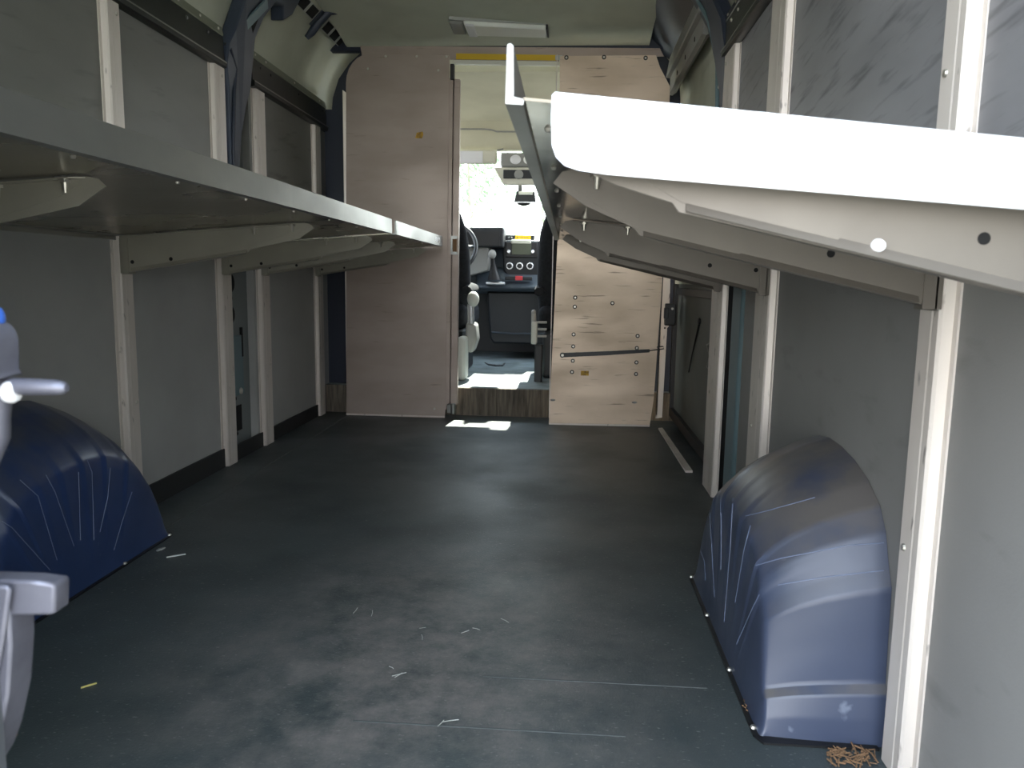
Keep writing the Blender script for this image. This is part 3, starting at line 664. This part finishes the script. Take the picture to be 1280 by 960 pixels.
tag(db.build('plant_debris', M_dirt), 'brown dry plant debris at foot of right wheel arch cover', 'debris', kind='stuff')
db = MB()
for i in range(25):
    c = at(random.uniform(930,948), random.uniform(865,890), Z=.004); a = random.uniform(0,PI); l = random.uniform(.004,.012)
    d = Vector((math.cos(a),math.sin(a),.1))*l
    db.tube([c-d*.5+Vector((0,0,.002)), c+d*.5+Vector((0,0,.003))], random.uniform(.0005,.0012), 5)
tag(db.build('plant_debris', M_dirt), 'small brown debris at inner corner of right wheel arch cover', 'debris', kind='stuff')

db = MB()
for cx_, cy_, n_ in ((493,838,3),(530,789,2),(587,790,2),(620,770,1),(455,760,2),(560,905,2)):
    for i in range(n_):
        c = at(cx_+random.uniform(-12,12), cy_+random.uniform(-8,8), Z=.003); a = random.uniform(0,PI); l = random.uniform(.012,.028)
        d = Vector((math.cos(a),math.sin(a),.12))*l
        db.tube([c-d*.5+Vector((0,0,.001)), c+Vector((.001,.001,.001)), c+d*.5+Vector((0,0,.001))], .0007, 5)
tag(db.build('loose_fibres', M_lining), 'few thin pale fibres scattered on the dusty floor centre', 'fibres', kind='stuff')
# ------------------------------------------------------------------ cab
struct(MB().box(-.99,.99,4.07,6.3,.05,.15), 'floor_cab', M_cabfloor)
struct(MB().box(-.99,.99,4.05,4.075,-.06,.148), 'trim_6', M_carpet)
sd = MB()
for s in (-1, 1):
    sd.box(s*1.0,s*.96,4.1,6.6,.1,1.02); sd.box(s*1.0,s*.96,4.1,4.45,1.02,1.97); sd.box(s*.98,s*.90,5.3,5.42,1.02,1.70)
sd.box(-1,1,6.15,6.6,.1,.98)
struct(sd, 'wall_cab', M_body)
hd = MB()
pr = [(4.165,1.885),(4.17,1.80),(4.3,1.80),(4.7,1.765),(5.02,1.72),(5.06,1.662),(5.09,1.60),(5.13,1.560),(5.30,1.575)]
hd.prism(pr+[(5.34,1.70),(5.0,2.02),(4.165,2.03)], 'x', -.70, .80)
struct(hd, 'ceiling_cab', M_cream, smooth=40)
struct(MB().hull([(-.93,6.30,1.0),(.93,6.30,1.0),(.93,6.306,1.006),(-.93,6.306,1.006)],[(-.88,5.26,1.59),(.88,5.26,1.59),(.88,5.266,1.596),(-.88,5.266,1.596)]), 'window_1', M_glass)
# overhead shelf lip
struct(MB().tube([(-.9,5.03,1.672),(-.17,5.03,1.672),(-.12,5.02,1.665),(-.09,5.02,1.655),(-.05,5.02,1.655),(.9,5.03,1.655)], .005, 6), 'trim_7', M_greyp)
def cab(px, py, Y): return at(px, py, Y=Y)
# sun visor
a = cab(577,187,5.1); b = cab(621,205,5.1)
tv = thing('sun_visor', 'cream sun visor folded above the windscreen', 'visor', ((a.x+b.x)/2,5.1,b.z))
MB().box(a.x-.25,b.x,5.095,5.12,b.z,a.z).build('visor_panel', M_creamp, tv, bevel=.012)
MB().box(a.x-.02,b.x-.09,5.090,5.097,b.z+.004,a.z-.01).build('vanity_flap', M_white, tv, bevel=.004)
MB().cyl((b.x+.0,5.10,a.z-.004),(b.x+.04,5.11,a.z+.005),.006,.006,8).build('visor_pin', M_greyp, tv)
# overhead console
a = cab(625,191,5.08); b = cab(664,231,5.08)
to = thing('overhead_console', 'grey overhead console with reading lamp and dark mirror', 'console', ((a.x+b.x)/2,5.08,b.z))
c = cab(640,209,5.08)
MB().box(a.x+.005,b.x+.06,5.06,5.16,c.z,a.z).build('lamp_housing', M_greyp, to, bevel=.012)
MB().ball(((a.x+b.x)/2+.0,5.058,(a.z+c.z)/2),.035,.008,.03,16,8).build('lens', M_white, to, smooth=60)
MB().ball(((a.x+b.x)/2+.08,5.058,(a.z+c.z)/2),.03,.008,.028,16,8).build('lens', M_lens, to, smooth=60)
e0 = cab(617,206,5.08); e1 = cab(629,231,5.08)
MB().hull([(e0.x,5.07,c.z-.002),(b.x+.08,5.07,c.z-.002),(b.x+.06,5.06,e1.z),(e1.x,5.06,e1.z)],[(e0.x,5.12,c.z-.002),(b.x+.08,5.12,c.z-.002),(b.x+.06,5.11,e1.z),(e1.x,5.11,e1.z)]).build('mirror_shell', M_creamp, to, bevel=.006)
f0 = cab(629,212,5.05); f1 = cab(664,223,5.05)
MB().box(f0.x,f1.x+.06,5.052,5.07,f1.z,f0.z).build('mirror', M_dashd, to, bevel=.004)
MB().ball(((f0.x+f1.x)/2+.01,5.05,f0.z-.03),.03,.006,.03,14,8).build('sensor', M_greyp, to, smooth=60)
# dash camera
a = cab(642,255,5.2); b = cab(668,246,5.2)
tk = thing('dash_camera', 'black dash camera hanging below the overhead console', 'camera', ((a.x+b.x)/2,5.2,a.z))
g = cab(650,232,5.2); h = cab(651,243,5.2)
MB().box(g.x-.012,g.x+.014,5.19,5.215,h.z,g.z+.03).build('mount', M_dashd, tk, bevel=.004)
MB().hull([(a.x+.02,5.17,b.z+.035),(b.x,5.17,b.z+.035),(b.x+.012,5.17,a.z+.012),(a.x+.004,5.17,a.z+.012)],[(a.x+.02,5.22,b.z+.035),(b.x,5.22,b.z+.035),(b.x+.012,5.23,a.z+.012),(a.x+.004,5.23,a.z+.012)]).build('camera_body', M_dashd, tk, bevel=.006)
MB().box(a.x+.035,b.x-.01,5.164,5.172,b.z+.008,b.z+.03).build('display', M_lining, tk, bevel=.003)
MB().box(a.x,b.x+.014,5.165,5.225,a.z+.006,a.z+.012).build('silver_rim', M_silver, tk)
MB().ball(((a.x+b.x)/2,5.19,a.z+.003),.045,.02,.016,14,8).build('lens', M_black, tk, smooth=60)

# dashboard
td = thing('dashboard', 'blue grey dashboard with radio, climate dials and red hazard button', 'dashboard', (.05,5.7,.15))
YC = 5.6
c = lambda px, py, Y=YC: at(px, py, Y=Y)
zt = c(650,303).z
up_ = [(5.62,.62),(5.60,.70),(5.64,.95),(5.72,1.02),(5.95,1.04),(6.28,1.0),(6.28,.62)]
MB().prism(up_, 'x', -.95, .95).build('dash_body', M_dash, td, bevel=.01)
l0 = c(600,353); l1 = c(671,365)
MB().prism([(5.50,l1.z),(5.47,l1.z+.03),(5.52,l0.z+.02),(5.56,l0.z+.10),(5.64,l0.z+.12),(5.64,l1.z)], 'x', c(600,350).x-.02, .34).build('lower_shelf', M_dash, td, bevel=.012)
r0 = c(629,290,5.55); r1 = c(672,352,5.55)
st = [(r0.x,.93),(r0.x+.006,.79),(r0.x+.03,.755),(r0.x+.07,.745),(r1.x+.02,.745),(r1.x+.06,.77),(r1.x+.065,1.005),(r0.x+.03,1.005),(r0.x,.985)]
MB().prism(st, 'y', 5.54, 5.66).build('centre_stack', M_dashd, td, bevel=.012)
s0 = c(640,304,5.535); s1 = c(664,318.5,5.535)
ra = MB().box(c(632,300,5.535).x, c(672,300,5.535).x, 5.532, 5.545, c(640,322,5.535).z, c(640,302,5.535).z).build('radio', M_black, td, bevel=.006)
MB().box(s0.x,s1.x,5.528,5.534,s1.z,s0.z).build('radio_screen', M_screen, ra, bevel=.002)
for px, py in ((636,314.5),(666,314.5)):
    p = c(px,py,5.53); MB().cyl((p.x,5.532,p.z),(p.x,5.515,p.z),.014,.012,16).build('knob', M_silver, ra, bevel=.002)
for px in (637,649.5,662.5):
    p = c(px,332.5,5.535)
    k = MB().cyl((p.x,5.541,p.z),(p.x,5.527,p.z),.028,.025,20).build('climate_dial', M_silver, td, bevel=.002)
    MB().cyl((p.x,5.528,p.z),(p.x,5.515,p.z),.019,.017,16).build('dial_cap', M_black, k, bevel=.002)
p0 = c(631,345.5,5.46); p1 = c(665,350.5,5.46)
MB().box(p0.x,p1.x,5.478,5.51,p1.z,p0.z).build('button_bar', M_dashd, td, bevel=.004)
p0 = c(644,345,5.46); p1 = c(653,350.5,5.46)
MB().box(p0.x,p1.x,5.468,5.50,p1.z,p0.z).build('hazard_button', M_red, td, bevel=.003)
# open tray above the radio, its light patch built as a cream block
p0 = c(639,300,5.55); p1 = c(664,307,5.55)
MB().box(p0.x,p1.x,5.525,5.60,c(650,305.5).z,c(650,300).z).build('cream_light_patch', M_creamp, td, bevel=.008)
k0 = c(612,365,5.56); k1 = c(671,430,5.56)
MB().prism([(k0.x-.02,.64),(k0.x+.005,.30),(k0.x+.03,.262),(.30,.262),(.34,.64)], 'y', 5.56, 6.1).build('lower_console', M_dashd, td, bevel=.015)
MB().tube([(k0.x+.02,5.552,.345),(.0,5.546,.338),(.28,5.552,.345)], .006, 8).build('console_crease', M_dash, td, smooth=60)
# instrument binnacle
b0 = c(590,284,5.4); b1 = c(630,309,5.4)
MB().prism([(b0.x-.30,b0.z-.02),(b0.x,b0.z),(b1.x-.015,b0.z+.005),(b1.x,b0.z-.01),(b1.x-.01,b1.z),(b0.x-.28,b1.z-.01)], 'y', 5.40, 5.72).build('instrument_hood', M_dashd, td, bevel=.015)
MB().box(b0.x-.2,b1.x-.03,5.394,5.401,b1.z+.01,b0.z-.03).build('instrument_screen', M_black, td)
# side of the steering cowl
g0 = c(593,306,5.45); g1 = c(612,335,5.45)
MB().prism([(g0.x-.12,g1.z-.08),(g0.x-.06,g0.z-.02),(g0.x,g0.z+.02),(g1.x-.005,g0.z),(g1.x-.005,g1.z-.02)], 'y', 5.45, 5.64).build('column_cowl', M_greyp, td, bevel=.01)
# gear lever
p0 = c(618,350,5.45); p1 = c(616,318,5.45)
tg = thing('gear_lever', 'gear lever with round grey knob in front of the dashboard', 'gear lever', (p0.x,5.47,p0.z))
MB().rings([[(p0.x+(p1.x-p0.x)*f+w*math.cos(a),5.46-.05*f+w*math.sin(a),p0.z+(p1.z-p0.z)*f) for a in [2*PI*k/12 for k in range(12)]] for f, w in ((0,.05),(.15,.042),(.35,.028),(.6,.016),(.85,.012))]).build('gaiter', M_black, tg, smooth=60)
MB().ball((p1.x,5.41,p1.z),.028,.028,.032,16,10).build('knob', M_greyp, tg, smooth=60)
MB().box(p0.x-.06,p0.x+.075,5.43,5.50,p0.z-.035,p0.z-.012).build('surround', M_silver, tg, bevel=.008)
# yellow sign on the dash top
y0 = c(632,295,5.62); y1 = c(668,300,5.62)
ty = thing('dash_tag', 'yellow tag in dark holder on top of the dashboard', 'tag', ((y0.x+y1.x)/2,5.62,y1.z))
y0 = c(632,293.5,5.6); y1 = c(668,300.5,5.6)
MB().box(y0.x,y1.x,5.60,5.63,1.006,y0.z).build('holder', M_dashd, ty, bevel=.006)
v0 = c(644,294,5.595); v1 = c(663.5,299.8,5.595)
ys = MB().box(v0.x,v1.x,5.594,5.601,v1.z,v0.z).build('yellow_plate', M_yellow, ty)
for i in range(7):
    x = v0.x+.012+i*.0125
    MB().box(x,x+.008,5.5925,5.5945,(v0.z+v1.z)/2-.004,(v0.z+v1.z)/2+.004).build('printed_mark', M_sticker, ys)
for px in (636,639.5):
    p = c(px,297,5.598); MB().ball((p.x,5.598,p.z),.007,.004,.007,8,6).build('stud', M_silver, ty)
# steering wheel (its right rim shows beside the seat)
tw = thing('steering_wheel', 'dark steering wheel partly hidden behind the driver seat', 'steering wheel', (-.43,5.22,.93))
def sw(a, r): # tilted plane
    return (-.43+r*math.cos(a), 5.22+r*math.sin(a)*.45, .93+r*math.sin(a)*.89)
rm = [[Vector(sw(2*PI*i/40,.19))+ (Vector((math.cos(2*PI*i/40),.45*math.sin(2*PI*i/40),.89*math.sin(2*PI*i/40)))*math.cos(b)+Vector((0,-.89,.45))*math.sin(b))*.015 for b in [2*PI*k/8 for k in range(8)]] for i in range(41)]
MB().rings(rm, cap=False).build('rim', M_black, tw, smooth=70)
MB().hull([sw(a,r) for a, r in ((.15,.18),(PI-.15,.18),(PI+.4,.09),(-.4,.09))],[(x,y-.02,z-.01) for x,y,z in [sw(a,r) for a, r in ((.15,.18),(PI-.15,.18),(PI+.4,.09),(-.4,.09))]]).build('spoke', M_dashd, tw)
MB().ball((-.43,5.2,.93),.07,.04,.07,16,10).build('hub', M_black, tw, smooth=60)

# seats
def seat(x0, x1, label, inner):
    s = 1 if inner == x1 else -1                 # towards the gangway
    cxs = (x0+x1)/2
    t = thing('cab_seat', label, 'seat', (cxs,4.75,.15), 'cab seats')
    MB().box(x0+.03,x1-.03,4.50,5.05,.151,.43).build('pedestal', M_dashd, t, bevel=.02)
    MB().box(x0,x1,4.50,5.15,.43,.58).build('cushion', M_seat, t, bevel=.05, seg=4)
    # backrest: narrows to the shoulders and leans back
    rg = []
    for z, wv, yy, th_ in ((.52,.235,4.62,.07),(.66,.25,4.58,.075),(.85,.25,4.53,.075),(1.00,.235,4.49,.068),(1.09,.205,4.465,.058),(1.15,.165,4.45,.048),(1.18,.10,4.445,.03)):
        rg.append([(cxs+wv*math.copysign(abs(math.cos(a))**.5, math.cos(a)), yy+th_*math.copysign(abs(math.sin(a))**.7, math.sin(a)), z) for a in [2*PI*k/24 for k in range(24)]])
    MB().rings(rg).build('backrest', M_seat, t, smooth=60)
    MB().box(cxs-.12,cxs+.12,4.40,4.48,1.23,1.40).build('headrest', M_seat, t, bevel=.035, seg=4)
    MB().cyl((cxs-.06,4.445,1.15),(cxs-.06,4.44,1.26),.007).cyl((cxs+.06,4.445,1.15),(cxs+.06,4.44,1.26),.007).build('headrest_rods', M_silver, t)
    xi = inner
    ar = MB().rings([[(xi-s*.005+.03*math.cos(a), y, z+.04*r*math.sin(a)) for a in [2*PI*k/12 for k in range(12)]] for y, z, r in ((4.50,.66,.6),(4.56,.665,1),(4.75,.665,1),(4.86,.67,.7))]).build('armrest', M_seat, t, smooth=60)
    return t, xi, s
t1, xi, s = seat(-.68,-.20,'driver seat seen edge on at left of the cab opening',-.20)
p = at(592,374,Y=4.45)
MB().ball((p.x-.005,4.47,p.z),.035,.05,.045,14,10).build('recliner_knob', M_lining, t1, smooth=60)
MB().cyl((p.x-.02,4.47,p.z-.03),(p.x-.015,4.47,p.z-.17),.02,.022,12).build('belt_stalk', M_silver, t1)
p = at(589,420,Y=4.45)
MB().prism([(p.x-.04,p.z-.09),(p.x+.01,p.z-.10),(p.x+.035,p.z-.02),(p.x+.025,p.z+.07),(p.x-.03,p.z+.08)], 'y', 4.44, 4.60).build('side_cover', M_greyp, t1, bevel=.015)
MB().box(-.24,-.185,4.30,4.46,.151,.40).build('seat_rail_cover', M_lining, t1, bevel=.02)
t2, xi, s = seat(.215,.695,'passenger seat seen edge on at right of the cab opening',.215)
p = at(667,390,Y=4.45)
MB().ball((p.x,4.46,p.z),.014,.02,.014,12,8).cyl((p.x,4.46,p.z),(p.x+.004,4.46,p.z-.10),.013,.016,12).build('belt_stalk', M_greyp, t2, smooth=60)
p = at(668,417,Y=4.45)
MB().box(p.x-.018,p.x+.016,4.42,4.50,p.z-.06,p.z+.07).build('belt_buckle', M_lining, t2, bevel=.008)
MB().box(.205,.25,4.36,4.46,.12,.36).build('seat_rail_cover', M_dashd, t2, bevel=.008)
for z in (.40,.44,.48):
    MB().box(.215,.27,4.43,4.46,z,z+.012).build('seat_slide', M_greyp, t2, bevel=.003)
# torn patch of the cab mat
tag(MB().tube([at(px,py,Z=.153) for px, py in ((606,453),(611,456),(620,457.5),(628,457),(631,453.5))], [.003,.007,.01,.007,.003], 6).build('torn_mat_edge', M_black), 'dark curled tear in the cab floor mat', 'mat tear')

# ------------------------------------------------------------------ outside
g = MB(); g.box(-40,40,-25,60,-.62,-.6)
o = g.build('ground', M_ground); o['kind'] = 'structure'
def tree(x, y, h, spread, n, label):
    t = thing('tree', label, 'tree', (x,y,-.6), 'trees beyond the windscreen')
    tr = MB().tube([(x,y,-.6),(x+.05,y,h*.35),(x-.05,y+.05,h*.7),(x,y,h)], [.05,.04,.03,.01], 8)
    cs = []
    for i in range(9):
        a = random.uniform(0,2*PI); z = random.uniform(h*.42,h*.85)
        q = Vector((x+math.cos(a)*spread*random.uniform(.4,1), y+math.sin(a)*spread*random.uniform(.4,1), z+.6))
        tr.tube([(x,y,z-.3), q], [.014,.006], 5); cs.append(q)
    tr.build('trunk', M_bark, t, smooth=60)
    lf = MB()
    for i in range(n):
        c_ = random.choice(cs); q = c_+Vector((random.gauss(0,.38),random.gauss(0,.45),random.gauss(0,.42)))
        nrm = Vector((random.gauss(0,1),random.gauss(0,1),random.gauss(0,1))).normalized(); u = nrm.orthogonal().normalized()*.05; v = nrm.cross(u)*1.4
        vs = [lf.bm.verts.new(p) for p in (q-v, q+u*.6, q+v, q-u*.6)]; lf.bm.faces.new(vs)
    lf.build('foliage', M_leaf, t)
tree(-1.8, 17, 4.4, .7, 1500, 'pale sunlit tree seen through upper left of windscreen')
tree(-.3, 21, 3.6, .8, 260, 'thin sparse tree seen through middle of windscreen')

# ------------------------------------------------------------------ light
w = bpy.data.worlds.new('sky'); S.world = w; w.use_nodes = True
q = N(w); bg = q.n['Background']
tc = q.add('ShaderNodeTexCoord'); sp = q.add('ShaderNodeSeparateXYZ'); q.link(tc.outputs['Generated'], sp.inputs[0])
rp = q.add('ShaderNodeValToRGB'); q.link(sp.outputs['Z'], rp.inputs['Fac'])
rp.color_ramp.elements[0].position = 0; rp.color_ramp.elements[0].color = (1,1,1,1)
rp.color_ramp.elements[1].position = .7; rp.color_ramp.elements[1].color = (.68,.82,1,1)
q.link(rp.outputs['Color'], bg.inputs['Color']); bg.inputs['Strength'].default_value = 1.6
sl = bpy.data.lights.new('sun', 'SUN'); sl.energy = 7.0; sl.angle = math.radians(.8); sl.color = (1,.96,.88)
so = bpy.data.objects.new('sun', sl); COL.objects.link(so)
el, az = math.radians(44), math.radians(7)
dvec = Vector((-math.sin(az)*math.cos(el), -math.cos(az)*math.cos(el), -math.sin(el)))
so.rotation_euler = dvec.to_track_quat('-Z','Y').to_euler(); so.location = (2,12,10)

# ------------------------------------------------------------------ camera
cd = bpy.data.cameras.new('camera'); co = bpy.data.objects.new('camera', cd); COL.objects.link(co)
right = Vector((_x.x,_y.x,_u.x)); upv = Vector((_x.y,_y.y,_u.y)); fw = Vector((_x.z,_y.z,_u.z))
co.matrix_world = Matrix(((right.x,upv.x,-fw.x,CAM.x),(right.y,upv.y,-fw.y,CAM.y),(right.z,upv.z,-fw.z,CAM.z),(0,0,0,1)))
cd.sensor_fit = 'HORIZONTAL'; cd.sensor_width = 36; cd.lens = 36*FPX/1280
cd.clip_start = .05; cd.clip_end = 200
cd.dof.use_dof = True; cd.dof.focus_distance = 2.2; cd.dof.aperture_fstop = 11
S.camera = co
S.view_settings.view_transform = 'Standard'; S.view_settings.look = 'None'
S.view_settings.exposure = 2.35; S.view_settings.gamma = 1; S.view_settings.use_curve_mapping = False
S.cycles.max_bounces = 12; S.cycles.diffuse_bounces = 8; S.cycles.glossy_bounces = 6; S.cycles.transparent_max_bounces = 8
S.cycles.use_denoising = True
S.cycles.sample_clamp_indirect = 6
